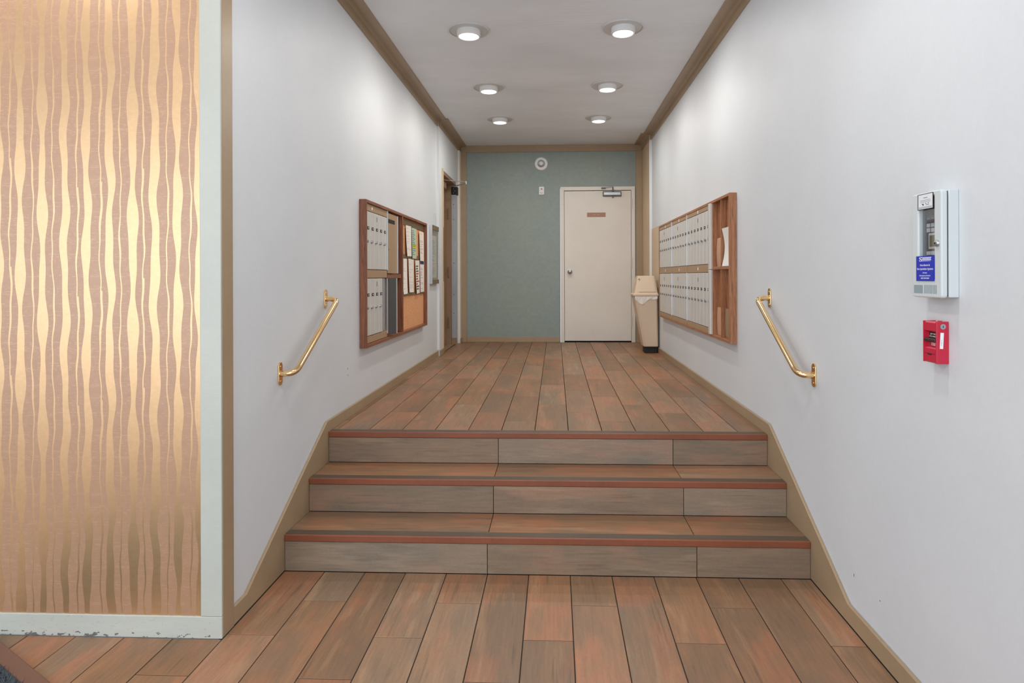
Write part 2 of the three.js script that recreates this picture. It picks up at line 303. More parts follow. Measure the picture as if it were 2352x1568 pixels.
// ---- the foyer behind the camera, with the glazed entrance that lets the daylight in
{
  const w = struct('wall_foyer_left', 'pale grey painted end wall of the foyer', 'wall', [XF, 0, 0]);
  box('plaster', XF - 0.15, XF, -0.12, CEIL, ZPANEL - 0.012, ZF + 0.15, M.wall, w, { grain: 'z' });
  const e = struct('wall_front', 'wall round the glazed entrance', 'wall', [-1.5, 0, ZF]);
  box('lintel', XF - 0.15, WR, 2.95, CEIL, ZF, ZF + 0.15, M.wall, e); box('pier', XF - 0.15, -6.8, -0.12, 2.95, ZF, ZF + 0.15, M.wall, e); box('pier', 1.07, WR, -0.12, 2.95, ZF, ZF + 0.15, M.wall, e); box('sill', -6.8, 1.07, -0.12, 0.12, ZF, ZF + 0.15, M.wall, e);
  for (let i = 0; i < 6; i++) {
    const x0 = -6.8 + i * 1.3116, x1 = x0 + 1.3116, g = struct('window_' + (i + 1), 'tall entrance window pane in a pale metal frame', 'window', [(x0 + x1) / 2, 0.12, ZF + 0.07]); g.userData.group = 'entrance windows';
    box('frame', x0, x0 + 0.05, 0.12, 2.95, ZF + 0.04, ZF + 0.1, M.alu, g); box('frame', x1 - 0.05, x1, 0.12, 2.95, ZF + 0.04, ZF + 0.1, M.alu, g);
    box('frame', x0 + 0.05, x1 - 0.05, 0.12, 0.18, ZF + 0.04, ZF + 0.1, M.alu, g); box('frame', x0 + 0.05, x1 - 0.05, 2.89, 2.95, ZF + 0.04, ZF + 0.1, M.alu, g);
    box('pane', x0 + 0.05, x1 - 0.05, 0.18, 2.89, ZF + 0.067, ZF + 0.073, M.glass, g);
  }
  const p = struct('pavement', 'pale pavement outside the entrance', 'pavement', [-1.5, -0.12, 6]);
  box('slab', -14, 10, -0.3, -0.12, ZF + 0.15, 14, M.pavement, p);
}

// ================================================================ STEPS
{
  const st = thing('staircase', 'three tiled steps with red-brown edges leading up to the corridor', 'stairs', [0, 0, -3.3]);
  const xa = BASE + 0.0005, xb = BASER - 0.0005, J = [xa, -0.334, 0.672, xb];
  for (let k = 0; k < 3; k++) {
    const zf = -STEP[k], zb = k < 2 ? -STEP[k + 1] : -STEP[2] - 0.06, y0 = k * RISE, y1 = y0 + RISE, s = new THREE.Group(); s.name = 'step'; s.position.set(0, y0, zf + 3.3); st.add(s);
    box('core', xa, xb, k ? y0 - 0.012 : -0.1, y1 - 0.012, zb - (k < 2 ? 0.012 : 0), zf - 0.012, M.grout, s);
    for (let i = 0; i < 3; i++) {
      const w = J[i + 1] - J[i] - 0.003, cx = (J[i] + J[i + 1]) / 2;
      const g = tileGeo(w, RISE - 0.034, 0.012, 0.001, rand() * 5, rand() * 5, 'x'); g.rotateX(Math.PI / 2);
      put('riser_tile', g, M.riserTile[(i + k) % 3], s, [cx, y0 + (RISE - 0.03) / 2, zf - 0.012]);
      if (k < 2) put('tread_tile', tileGeo(w, -zb + zf - 0.062 - 0.002, 0.012, 0.001, rand() * 5, rand() * 5, 'x'), M.floorTile[(i + k + 1) % 4], s, [cx, y1 - 0.012, (zf - 0.062 + zb) / 2]);
    }
    box('nosing_strip', xa, xb, y1 - 0.012, y1 + 0.0015, zf - 0.06, zf - 0.012, M.nosingTop, s, { r: 0.001 });
    box('nosing_edge', xa, xb, y1 - 0.031, y1 + 0.002, zf - 0.0118, zf + 0.004, M.nosingEdge, s, { r: 0.004 });
  }
}

// ================================================================ DOORS
{ // cream door in the teal wall
  const d = struct('door_1', 'closed cream door with a small brown name plate in the teal wall', 'door', [0.585, UP, ZB]);
  const f0 = 0.073, f1 = 1.091, yt = 2.665, w = 0.05;
  box('door_frame', f0, f0 + w, UP, yt, ZB - 0.1, ZB + 0.022, M.cream, d, { r: 0.002 }); box('door_frame', f1 - w, f1, UP, yt, ZB - 0.1, ZB + 0.022, M.cream, d, { r: 0.002 });
  box('door_frame', f0 + w, f1 - w, yt - w, yt, ZB - 0.1, ZB + 0.022, M.cream, d, { r: 0.002 });
  box('dark_gap', f0 + w, f1 - w, UP, yt - w, ZB - 0.1, ZB - 0.05, M.dark, d);
  box('threshold', f0, f1, UP - 0.12, UP, ZB - 0.1, ZB, M.dark, d);
  box('door_leaf', f0 + w + 0.004, f1 - w - 0.004, UP + 0.018, yt - w - 0.007, ZB - 0.04, ZB + 0.006, M.cream, d, { r: 0.002 });
  lathe('knob', [[0, 0.062], [0.018, 0.06], [0.027, 0.05], [0.028, 0.042], [0.02, 0.03], [0.011, 0.026], [0.011, 0.008], [0.033, 0.006], [0.034, 0]], 'z', [0.2, 1.5, ZB + 0.006], M.steel, d, 28);
  for (const y of [2.43, 1.62, 0.82]) { cyl('hinge', 0.008, 0.15, 'y', [1.046, y, ZB + 0.026], M.cream, d, 12); }
  const c = box('door_closer', 0.66, 0.90, 2.537, 2.59, ZB + 0.006, ZB + 0.06, M.steel, d, { r: 0.012 });
  box('closer_rim', 0.652, 0.908, 2.53, 2.6, ZB + 0.006, ZB + 0.018, M.darkSteel, c, { r: 0.006 }); cyl('closer_screw', 0.012, 0.03, 'z', [0.79, 2.522, ZB + 0.02], M.darkSteel, c, 14);
  cyl('closer_pivot', 0.012, 0.07, 'y', [0.79, 2.622, ZB + 0.035], M.darkSteel, c, 14, 0.006);
  const arm = new THREE.Vector3(0.79, 2.662, ZB + 0.045), hook = new THREE.Vector3(0.672, 2.645, ZB + 0.045);
  const a = put('closer_arm', new THREE.TubeGeometry(new THREE.LineCurve3(arm, hook), 2, 0.005, 8).translate(-arm.x, -arm.y, -arm.z), M.steel, c, arm.toArray());
  box('closer_foot', 0.632, 0.69, 2.632, 2.652, ZB + 0.0225, ZB + 0.05, M.darkSteel, c, { r: 0.003 });
  const s = box('name_plate', 0.437, 0.692, 2.25, 2.311, ZB + 0.0062, ZB + 0.010, M.tanPaint, d, { r: 0.001 }); s.material = T(canvasTex(256, 64, (x, W, H) => { x.fillStyle = '#a97d66'; x.fillRect(0, 0, W, H); x.strokeStyle = '#bb9580'; x.lineWidth = 3; x.strokeRect(5, 5, W - 10, H - 10); x.fillStyle = '#c2a08d'; for (let i = 0; i < 9; i++) if (i !== 4) x.fillRect(78 + i * 11, 26, 7, 12); }), 0.5);
  { const P = s.geometry.attributes.position, uv = s.geometry.attributes.uv; for (let i = 0; i < P.count; i++) uv.setXY(i, P.getX(i) / 0.255 + 0.5, P.getY(i) / 0.061 + 0.5); }
}
{ // deep doorway in the left wall
  const d = struct('door_2', 'deep brown doorway with a steel-plated jamb and a closer arm', 'door', [WL, UP, -7.8]);
  const zn = -7.295, zf = -8.31, yt = 2.70, xi = WL + 0.024;
  box('threshold', WL - 0.15, WL, UP - 0.12, UP + 0.004, zf, zn, M.doorBrown, d);
  box('door_leaf', WL - 0.15, WL - 0.105, UP + 0.01, yt - 0.05, zf + 0.05, zn - 0.05, M.doorBrown, d, { grain: 'y' });
  box('jamb', WL - 0.15, xi - 0.062, UP, yt - 0.0, zf, zf + 0.05, M.doorBrown, d, { r: 0.002, grain: 'y' }); box('jamb', WL - 0.15, xi, UP, yt, zn - 0.04, zn, M.doorBrown, d, { r: 0.002, grain: 'y' });
  box('head', WL - 0.15, xi, yt - 0.045, yt, zf + 0.05, zn - 0.04, M.doorBrown, d, { r: 0.002 });
  for (const y of [2.28, 1.5, 0.83]) box('hinge', WL - 0.085, WL - 0.065, y - 0.07, y + 0.07, zf + 0.05, zf + 0.064, M.bronze, d, { r: 0.003 });
  const p = box('steel_plate', xi - 0.06, xi + 0.003, 0.62, 2.53, zf + 0.0, zf + 0.054, M.galvanised, d, { r: 0.002, grain: 'y' }); for (const y of [2.4, 2.2, 1.62, 1.2, 0.95]) cyl('screw', 0.006, 0.004, 'z', [xi - 0.03, y, zf + 0.055], M.darkSteel, p, 10);
  box('jamb_foot', xi - 0.06, xi + 0.004, UP, 0.62, zf, zf + 0.054, M.doorBrown, d, { r: 0.002 });
  const b = box('pivot_bracket', xi - 0.055, xi + 0.022, 2.53, 2.635, zf - 0.03, zf + 0.056, M.black, d, { r: 0.002 }); for (const [y, x] of [[2.61, -0.03], [2.58, -0.012], [2.555, -0.03]]) cyl('screw', 0.005, 0.004, 'z', [xi + x, y, zf + 0.057], M.steel, b, 10);
  const c = box('door_closer', WL - 0.1, WL - 0.03, 2.55, 2.63, -7.86, -7.6, M.doorBrown, d, { r: 0.008 });
  const rod = (n, a, e) => put(n, new THREE.TubeGeometry(new THREE.LineCurve3(new THREE.Vector3(), new THREE.Vector3(e[0] - a[0], e[1] - a[1], e[2] - a[2])), 2, 0.007, 8), M.alu, c, a);
  rod('closer_arm', [WL - 0.06, 2.653, -7.75], [WL + 0.2, 2.662, -8.0]); rod('closer_arm', [WL - 0.02, 2.63, -8.2], [WL + 0.2, 2.64, -8.0]); cyl('closer_joint', 0.01, 0.04, 'y', [WL + 0.2, 2.651, -8.0], M.alu, c, 12);
  const cs = box('casing', xi, xi + 0.012, UP + 0.068, 2.71, zn - 0.005, zn + 0.06, M.beige, d, { r: 0.002 }); box('strike_slot', xi + 0.012, xi + 0.0135, 1.38, 2.02, zn + 0.005, zn + 0.02, M.dark, cs);
}

// ================================================================ LIGHTS
{
  const rows = [['first pair past the steps', -4.54], ['middle pair', -5.91], ['pair closest to the teal wall', -7.11], ['added out of view over the foyer by the steps', -1.9], ['added out of view over the foyer by the entrance', 0.3]], sides = [['noticeboard', -0.628], ['fire panel', 0.497], ['papered', -2.4]];  // both foyer rows are added, out of view, to brighten the near walls
  for (const [row, z] of rows) for (const [side, x] of sides) {
    if (x < -1 && z < -3) continue;
    const t = thing('ceiling_light', z < -3 ? `lit round downlight, ${row}, on the ${side} side` : `lit round downlight ${row}, on the ${side} side`, 'ceiling light', [x, CEIL, z], z < -3 ? 'round downlights in the corridor ceiling' : 'added unseen fill downlights in the foyer ceiling');
    lathe('trim_plate', [[0.0, -0.006], [0.138, -0.007], [0.139, -0.011], [0.146, -0.011], [0.15, -0.006], [0.15, 0]], 'y', [x, CEIL, z], M.lampPlate, t, 48);
    lathe('housing', [[0.0735, -0.045], [0.0755, -0.05], [0.081, -0.05], [0.086, -0.045], [0.086, -0.004]], 'y', [x, CEIL, z], M.lampBody, t, 40);
    lathe('diffuser', [[0, -0.049], [0.05, -0.0485], [0.0725, -0.046]], 'y', [x, CEIL, z], M.lamp, t, 40);
    const l = new THREE.RectAreaLight(new THREE.Color().setRGB(1, z < -3 ? 0.96 : 0.985, z < -3 ? 0.91 : 0.97), z < -3 ? 160 : 180, 0.12, 0.12); l.position.set(0, -0.054, 0); l.rotation.x = -Math.PI / 2; t.add(l);
  }
}

// ================================================================ HANDRAILS
function handrail(xw, s, label) {
  const a = [xw, 0.971, -2.99], b = [xw, 1.314, -3.597], o = s * 0.077, t = thing('handrail', label, 'handrail', [xw, 1.14, -3.29], 'brass grab rails beside the steps');
  const v = (p, dx) => new THREE.Vector3(p[0] + dx, p[1], p[2]).sub(t.position);
  const A0 = v(a, s * 0.004), B0 = v(b, s * 0.004), A1 = v(a, o), B1 = v(b, o), dir = B1.clone().sub(A1).normalize(), rb = 0.056, nx = new THREE.Vector3(s, 0, 0);
  const path = new THREE.CurvePath(), add = c => path.add(c);
  const arc = (c, p0, p1) => new THREE.QuadraticBezierCurve3(p0, c, p1);
  const a1 = A1.clone().addScaledVector(nx, -rb), a2 = A1.clone().addScaledVector(dir, rb), b1 = B1.clone().addScaledVector(dir, -rb), b2 = B1.clone().addScaledVector(nx, -rb);
  add(new THREE.LineCurve3(A0, a1)); add(arc(A1, a1, a2)); add(new THREE.LineCurve3(a2, b1)); add(arc(B1, b1, b2)); add(new THREE.LineCurve3(b2, B0));
  const m = new THREE.Mesh(new THREE.TubeGeometry(path, 160, 0.0155, 20), M.brass); m.name = 'rail'; m.castShadow = m.receiveShadow = true; t.add(m);
  for (const p of [a, b]) {
    const sh = new THREE.Shape(), w = 0.021, h = 0.056; sh.moveTo(-w, -h + w); sh.absarc(0, -h + w, w, Math.PI, TAU); sh.absarc(0, h - w, w, 0, Math.PI);
    const g = new THREE.ExtrudeGeometry(sh, { depth: 0.004, bevelEnabled: true, bevelThickness: 0.0015, bevelSize: 0.0015, bevelOffset: -0.0015, bevelSegments: 2, curveSegments: 12 }); g.rotateY(s * Math.PI / 2);
    const pl = put('mounting_plate', g, M.brass, t, [p[0] + s * 0.0016, p[1], p[2]]);
    for (const dy of [-0.036, 0.036]) cyl('screw', 0.005, 0.003, 'x', [p[0] + s * 0.0078, p[1] + dy, p[2]], M.brass, pl, 12);
  }
}
handrail(WL, 1, 'short polished brass handrail on the wall with the noticeboard');
handrail(WR, -1, 'short polished brass handrail on the wall with the fire panel');

// ================================================================ MAILBOXES
const lockGeo = turn(new THREE.CylinderGeometry(0.010, 0.012, 0.013, 14), 'x'), plateGeo = new THREE.BoxGeometry(0.003, 0.02, 0.042), cardGeo = new THREE.BoxGeometry(0.0014, 0.007, 0.014);
function mailDoors(parent, n, zNear, zFar, y0, y1, xf, s, plateY, lockY, slotAt) {   // n doors standing side by side, faces at xf, s = +1 faces +x
  const w = (zNear - zFar) / n;
  const geo = boxGeo(0.016, y1 - y0, w - 0.009, 0.005, 'y');
  for (let i = 0; i < n; i++) {
    const z = zNear - w * (i + 0.5), d = put('mailbox_door', geo, M.boxDoor, parent, [xf - s * 0.008, (y0 + y1) / 2, z]);
    const p = put('number_plate', plateGeo, M.black, d, [xf + s * 0.0012, plateY, z]); put('lock', lockGeo, M.steel, d, [xf + s * 0.0062, lockY, z + w * 0.3]);
    const card = new THREE.Mesh(cardGeo, M.white); card.name = 'number_card'; card.position.copy(p.position).add(new THREE.Vector3(s * 0.0015, 0, 0)); d.add(card);
    if (i === slotAt) { const k = put('key_slot', new THREE.BoxGeometry(0.002, 0.035, 0.004), M.dark, d, [xf + s * 0.0008, plateY + 0.075, z]); }
  }
}
{ // left wall: wooden case with mailboxes and noticeboard
  const z0 = -4.235, z1 = -6.27, y0 = 0.95, y1 = 1.978, xf = WL + 0.05, x = WL;
  const t = thing('mailbox_case', 'red-brown wooden wall case with mailbox doors beside an orange noticeboard', 'mailboxes', [x, y0, (z0 + z1) / 2]);
  box('frame_side', x, xf, y0, y1, z0 - 0.022, z0, M.oakRed, t, { r: 0.002, grain: 'y' }); box('frame_side', x, xf, y0, y1, z1, z1 + 0.022, M.oakRed, t, { r: 0.002, grain: 'y' });
  box('frame_top', x, xf, y1 - 0.022, y1, z1 + 0.022, z0 - 0.022, M.oakRed, t, { r: 0.002, grain: 'z' }); box('frame_bottom', x, xf, y0, y0 + 0.022, z1 + 0.022, z0 - 0.022, M.oakRed, t, { r: 0.002, grain: 'z' });
  box('frame_divider', x, xf - 0.002, y0 + 0.022, y1 - 0.022, -5.285, -5.255, M.oakRed, t, { r: 0.002, grain: 'y' });
  box('back_panel', x, x + 0.006, y0 + 0.022, y1 - 0.022, -5.255, z0 - 0.022, M.oakRed, t, { grain: 'y' });
  const dx = x + 0.038, a = z0 - 0.024, b = -4.80;
  box('rail', x + 0.006, dx, 1.905, 1.955, b, a, M.tanPaint, t, { r: 0.002 }); box('rail', x + 0.006, dx, 1.434, 1.49, b, a, M.tanPaint, t, { r: 0.002 }); box('rail', x + 0.006, dx, 0.975, 1.022, b, a, M.tanPaint, t, { r: 0.002 });
  box('maker_label', dx, dx + 0.001, 1.92, 1.94, -4.42, -4.4, M.white, t);
  mailDoors(t, 5, a, b, 1.494, 1.902, dx, 1, 1.785, 1.69, 2);
  mailDoors(t, 4, a, -4.687, 1.026, 1.43, dx, 1, 1.315, 1.225, 2);
  box('mullion', x + 0.006, dx + 0.008, 1.49, 1.955, b - 0.014, b, M.alu, t, { r: 0.002 }); box('mullion', x + 0.006, dx + 0.006, 1.0, 1.43, b - 0.012, b, M.alu, t, { r: 0.002 }); box('mullion', x + 0.006, dx, 1.03, 1.43, -4.735, -4.71, M.alu, t, { r: 0.002 });
  const pd = box('parcel_door', x + 0.02, dx + 0.004, 1.468, 1.94, -5.09, b - 0.018, M.tanPaint, t, { r: 0.002 }); box('mail_slot', dx + 0.004, dx + 0.006, 1.865, 1.895, -5.02, b - 0.03, M.dark, pd); box('edge_strip', dx - 0.01, dx + 0.012, 1.468, 1.94, -5.11, -5.092, M.alu, pd, { r: 0.002 }); cyl('lock', 0.007, 0.006, 'x', [dx + 0.007, 1.66, b - 0.03], M.steel, pd, 12);
  box('shelf_rail', x + 0.006, dx, 1.43, 1.462, -5.25, b - 0.016, M.oakRed, t, { r: 0.002, grain: 'z' });
  // the fifth lower door stands open, folded back
  const od = new THREE.Group(); od.name = 'open_mailbox_door'; od.position.set(dx + 0.006, 1.21, b - 0.014).sub(t.position); od.rotation.y = -0.2; t.add(od);
  const leaf = new THREE.Mesh(boxGeo(0.004, 0.44, 0.125, 0.001), M.darkSteel); leaf.name = 'door_leaf'; leaf.position.set(0.004, 0, -0.066); od.add(leaf); leaf.castShadow = leaf.receiveShadow = true;
  const edge = new THREE.Mesh(boxGeo(0.012, 0.44, 0.006, 0.001), M.boxDoor); edge.name = 'folded_edge'; edge.position.set(0.006, 0, -0.131); od.add(edge);
  // noticeboard half
  box('cork_panel', x, x + 0.014, y0 + 0.022, y1 - 0.022, z1 + 0.022, -5.285, M.cork, t);
  for (const [ya, yb] of [[1.90, 1.945], [1.605, 1.64], [1.272, 1.302]]) box('board_rail', x + 0.014, x + 0.022, ya, yb, z1 + 0.022, -5.287, M.bronze, t, { r: 0.002 });
}
{ // right wall
  const z0 = -4.243, z1 = -7.10, y0 = 0.982, y1 = 2.002, xf = WR - 0.05, x = WR;
  const t = thing('mailbox_case', 'oak wall case with rows of mailboxes and an open pigeonhole bay', 'mailboxes', [x, y0, (z0 + z1) / 2]);
  box('frame_side', xf, x, y0, y1, z0 - 0.024, z0, M.oak, t, { r: 0.002, grain: 'y' }); box('frame_side', xf, x, y0, y1, z1, z1 + 0.02, M.oak, t, { r: 0.002, grain: 'y' });
  box('frame_top', xf, x, y1 - 0.02, y1, z1 + 0.02, z0 - 0.024, M.oak, t, { r: 0.002, grain: 'z' }); box('frame_bottom', xf, x, y0, y0 + 0.02, z1 + 0.02, z0 - 0.024, M.oak, t, { r: 0.002, grain: 'z' });
  box('back_panel', x - 0.006, x, y0 + 0.02, y1 - 0.02, z1 + 0.02, z0 - 0.024, M.oak, t, { grain: 'y' });
  box('frame_divider', xf + 0.004, x - 0.006, y0 + 0.02, y1 - 0.02, -4.72, -4.70, M.oak, t, { grain: 'y' });
  box('bay_divider', xf + 0.006, x - 0.006, y0 + 0.02, y1 - 0.02, -4.49, -4.476, M.oak, t, { r: 0.001, grain: 'y' });
  box('shelf', xf + 0.004, x - 0.006, 1.487, 1.508, -4.70, -4.49, M.oak, t, { r: 0.001, grain: 'z' }); box('shelf', xf + 0.004, x - 0.006, 1.487, 1.508, -4.476, z0 - 0.024, M.oak, t, { r: 0.001, grain: 'z' });
  const fx = xf + 0.004, a = -4.775, cuts = [[a, -5.598, 7], [-5.612, -6.325, 6], [-6.338, z1 + 0.022, 6]];
  for (const [ya, yb] of [[1.948, 1.982], [1.468, 1.528], [1.002, 1.04]]) for (const [za, zb] of cuts) { const r = box('rail', fx, x - 0.006, ya, yb, zb, za, M.tanPaint, t, { r: 0.002 }); if (ya < 1.9 && ya > 1.2 || ya > 1.9) box('maker_label', fx - 0.001, fx, (ya + yb) / 2 - 0.012, (ya + yb) / 2 + 0.012, (za + zb) / 2 - 0.012, (za + zb) / 2 + 0.012, M.white, r); }
  for (const [za, zb, n] of cuts) { mailDoors(t, n, za, zb, 1.531, 1.945, fx, -1, 1.82, 1.72, 3); mailDoors(t, n, za, zb, 1.043, 1.465, fx, -1, 1.335, 1.245, 3); }
  for (const [za, zb] of [[-5.612, -5.599], [-6.338, -6.326]]) { box('mullion', fx - 0.008, x - 0.006, 1.53, 1.982, za, zb, M.alu, t, { r: 0.002 }); box('mullion', fx - 0.008, x - 0.006, 1.04, 1.467, za, zb, M.alu, t, { r: 0.002 }); }
  for (const [ya, yb] of [[1.488, 1.984], [1.0, 1.486]]) box('end_mullion', xf - 0.014, x - 0.006, ya, yb, -4.774, -4.722, M.boxDoor, t, { r: 0.006 });
}
// loose paper in the pigeonholes
{
  const card = (name, label, cat, y0, y1, z0, z1, bulge, col, x0 = WR - 0.014) => {
    const n = 10, P = [], I = []; const h = y1 - y0;
    for (let i = 0; i <= n; i++) for (const side of [0, 1]) for (const e of [0, 1]) { const v = i / n, b = bulge * Math.sin(Math.PI * v); P.push(-b - (side ? 0.0012 : 0), h * v, (e ? z1 : z0) - z0); }
    for (let i = 0; i < n; i++) { const q = i * 4, p = q + 4; I.push(q, p, q + 1, q + 1, p, p + 1, q + 2, q + 3, p + 2, q + 3, p + 3, p + 2, q, q + 2, p, p, q + 2, p + 2, q + 1, p + 1, q + 3, p + 1, p + 3, q + 3); }
    I.push(0, 1, 2, 1, 3, 2, n * 4, n * 4 + 2, n * 4 + 1, n * 4 + 1, n * 4 + 2, n * 4 + 3);
    const g = new THREE.BufferGeometry(); g.setAttribute('position', new THREE.Float32BufferAttribute(P, 3)); g.setIndex(I); g.computeVertexNormals();
    const m = put(name, g, S(col, 0.7, { side: THREE.DoubleSide }), scene, [x0, y0, z0]); m.userData = { label, category: cat }; return m;
  };
  card('cardboard_sheet', 'pink-brown cardboard sheet in the upper pigeonhole beside the mailbox doors', 'cardboard', 1.509, 1.72, -4.69, -4.50, 0.006, '#c79c7e');
  card('cardboard_sheet', 'pink-brown cardboard sheet in the lower pigeonhole beside the mailbox doors', 'cardboard', 1.003, 1.21, -4.69, -4.50, 0.004, '#c69b7d');
  card('cardboard_sheet', 'olive-brown cardboard sheet in the lower pigeonhole beside the oak frame side', 'cardboard', 1.003, 1.21, -4.47, -4.275, 0.004, '#9c8062');
  card('paper_folder', 'dull olive paper folder behind the curved white envelope', 'folder', 1.509, 1.735, -4.47, -4.275, 0.002, '#8b7a60');
  card('envelope', 'large white envelope bending out of the upper pigeonhole', 'envelope', 1.509, 1.775, -4.46, -4.275, -0.02, '#eceae4', WR - 0.042);
}
// notices on the board
{
  const sheets = [   // name, label, category, z centre, width, top, height, texture, curl, tilt
    ['notice_paper', 'grey printed notice tucked at the wooden divider, top row of the board', 5.335, 0.07, 1.89, 0.27, paperTex(1, '#bfb6a6', { band: '#76705f' }), 0.004, 0],
    ['notice_paper', 'plain white notice between the grey notice and the green sheet', 5.57, 0.2, 1.9, 0.275, paperTex(2, '#eee6dc', { gap: 0.6, ink: 'rgba(120,110,110,.35)' }), 0.012, 0.02],
    ['notice_paper', 'pale green lined sheet with a yellow highlighted band', 5.79, 0.19, 1.895, 0.285, paperTex(3, '#b5c9b0', { pitch: 22, thick: 9, gap: 0.1, ink: 'rgba(45,95,80,.6)', high: '#c9c52e' }), 0.006, 0],
    ['notice_paper', 'cream notice pinned beside the far wooden side, top row of the board', 6.115, 0.2, 1.885, 0.29, paperTex(4, '#efe2d4', { gap: 0.6 }), 0.008, 0],
    ['notice_paper', 'wide white sheet curling at its lower corner, second row of the board', 5.40, 0.2, 1.6, 0.31, paperTex(5, '#f0eae2', { gap: 0.7, ink: 'rgba(120,110,110,.35)' }), 0.022, 0.02],
    ['notice_paper', 'plain narrow white notice in the second row of the board', 5.66, 0.2, 1.603, 0.305, paperTex(6, '#ece4da', { gap: 0.65, ink: 'rgba(120,110,110,.35)' }), 0.01, -0.02],
    ['notice_paper', 'white flyer with red and black headline letters', 5.925, 0.17, 1.597, 0.315, paperTex(7, '#eadfd4', { pitch: 26, thick: 14, gap: 0.05, marks: '#b5483e', ink: 'rgba(50,50,60,.8)' }), 0.012, 0.03],
    ['notice_paper', 'white notice with a dark blue heading block', 6.13, 0.19, 1.6, 0.31, paperTex(8, '#ece2d8', { band: '#2b3a5a', top: 0.2, gap: 0.5 }), 0.006, 0],
  ];
  for (const [name, label, zc, w, top, h, tx, curl, tilt] of sheets) {
    const nx = 4, ny = 8, g = new THREE.PlaneGeometry(w, h, nx, ny), P = g.attributes.position;
    for (let i = 0; i < P.count; i++) { const v = 0.5 - P.getY(i) / h, u = P.getX(i) / w + 0.5; P.setZ(i, curl * v * v * (0.4 + 0.6 * (1 - u)) + 0.0015 * Math.sin(u * 7 + v * 3)); }
    g.rotateZ(tilt); g.computeVertexNormals(); g.rotateY(Math.PI / 2);
    const top2 = g.clone(), N = top2.attributes.normal, Q = top2.attributes.position; for (let i = 0; i < Q.count; i++) Q.setX(i, Q.getX(i) - 0.0006); { const I = top2.index.array; for (let i = 0; i < I.length; i += 3) { const q = I[i]; I[i] = I[i + 1]; I[i + 1] = q; } }
    const gg = mergeGeometries([g, top2]); gg.computeVertexNormals();
    const m = put(name, gg, T(tx, 0.75, { side: THREE.DoubleSide }), scene, [WL + 0.0255, top - h / 2, -zc]); m.userData = { label, category: 'notice', group: 'papers pinned to the orange noticeboard' };
  }
}
{ // glazed notice case beyond the mailboxes, and the cable cover over it
  const z0 = -6.63, z1 = -7.02, y0 = 1.362, y1 = 2.0, x = WL, t = thing('notice_case', 'shallow metal notice case with a paper behind glass beside the doorway', 'notice case', [x, y0, (z0 + z1) / 2]);
  box('frame_side', x, x + 0.03, y0, y1, z0 - 0.012, z0, M.alu, t, { r: 0.002 }); box('frame_side', x, x + 0.03, y0, y1, z1, z1 + 0.012, M.alu, t, { r: 0.002 });
  box('frame_top', x, x + 0.03, y1 - 0.05, y1, z1 + 0.012, z0 - 0.012, M.bronze, t, { r: 0.002 }); box('frame_bottom', x, x + 0.03, y0, y0 + 0.045, z1 + 0.012, z0 - 0.012, M.bronze, t, { r: 0.002 });
  box('back_panel', x, x + 0.01, y0 + 0.045, y1 - 0.05, z1 + 0.012, z0 - 0.012, M.tanPaint, t);
  const s = new THREE.PlaneGeometry(0.26, 0.46); s.rotateY(Math.PI / 2); put('paper', s, T(paperTex(9, '#ddd2c8', { pitch: 11 }), 0.7), t, [x + 0.0125, 1.66, (z0 + z1) / 2]);
  box('pane', x + 0.024, x + 0.027, y0 + 0.045, y1 - 0.05, z1 + 0.012, z0 - 0.012, M.glass, t);
  const c = box('cable_cover', WL, WL + 0.012, 2.003, 2.155, -6.95, -6.88, M.panelGrey, scene, { r: 0.002 }); c.userData = { label: 'small grey upright cable cover on the wall above the notice case', category: 'cable cover' };
}

// ================================================================ ALARM DEVICES
{
  const t = thing('alarm_horn', 'round white alarm horn high on the teal wall', 'alarm', [-0.19, 2.988, ZB]);
  lathe('dish', [[0.052, 0.02], [0.062, 0.026], [0.084, 0.02], [0.091, 0.01], [0.091, 0]], 'z', [-0.19, 2.988, ZB], M.white, t, 40);
  lathe('horn_ring', [[0.03, 0.006], [0.046, 0.01], [0.052, 0.02]], 'z', [-0.19, 2.988, ZB], M.steel, t, 36);
  lathe('horn_centre', [[0, 0.03], [0.02, 0.028], [0.027, 0.016], [0.03, 0.006]], 'z', [-0.19, 2.993, ZB], M.white, t, 28);
  box('dark_vent', -0.203, -0.177, 2.911, 2.916, ZB + 0.016, ZB + 0.022, M.black, t);
  const p = thing('alarm_sign', 'small white plate with a red mark under the alarm horn', 'sign', [-0.186, 2.617, ZB]);
  box('plate', -0.221, -0.151, 2.563, 2.672, ZB, ZB + 0.012, M.white, p, { r: 0.002 });
  const g = new THREE.PlaneGeometry(0.062, 0.1); put('print', g, T(canvasTex(124, 200, (x, w, h) => { x.fillStyle = '#efece8'; x.fillRect(0, 0, w, h); x.fillStyle = '#a8445a'; x.fillRect(36, 42, 54, 16); x.fillRect(44, 58, 38, 10); x.fillStyle = '#c9a9ae'; for (let i = 0; i < 5; i++) x.fillRect(24 + i * 16, 92, 10, 6); x.fillStyle = '#8a8588'; x.fillRect(30, 150, 24, 24); x.fillRect(66, 156, 30, 18); x.fillRect(58, 18, 8, 8); }), 0.5), p, [-0.186, 2.617, ZB + 0.0125]);
}
const faceR = (w, h) => { const g = new THREE.PlaneGeometry(w, h); g.rotateY(-Math.PI / 2); return g; };   // plane that looks along -x
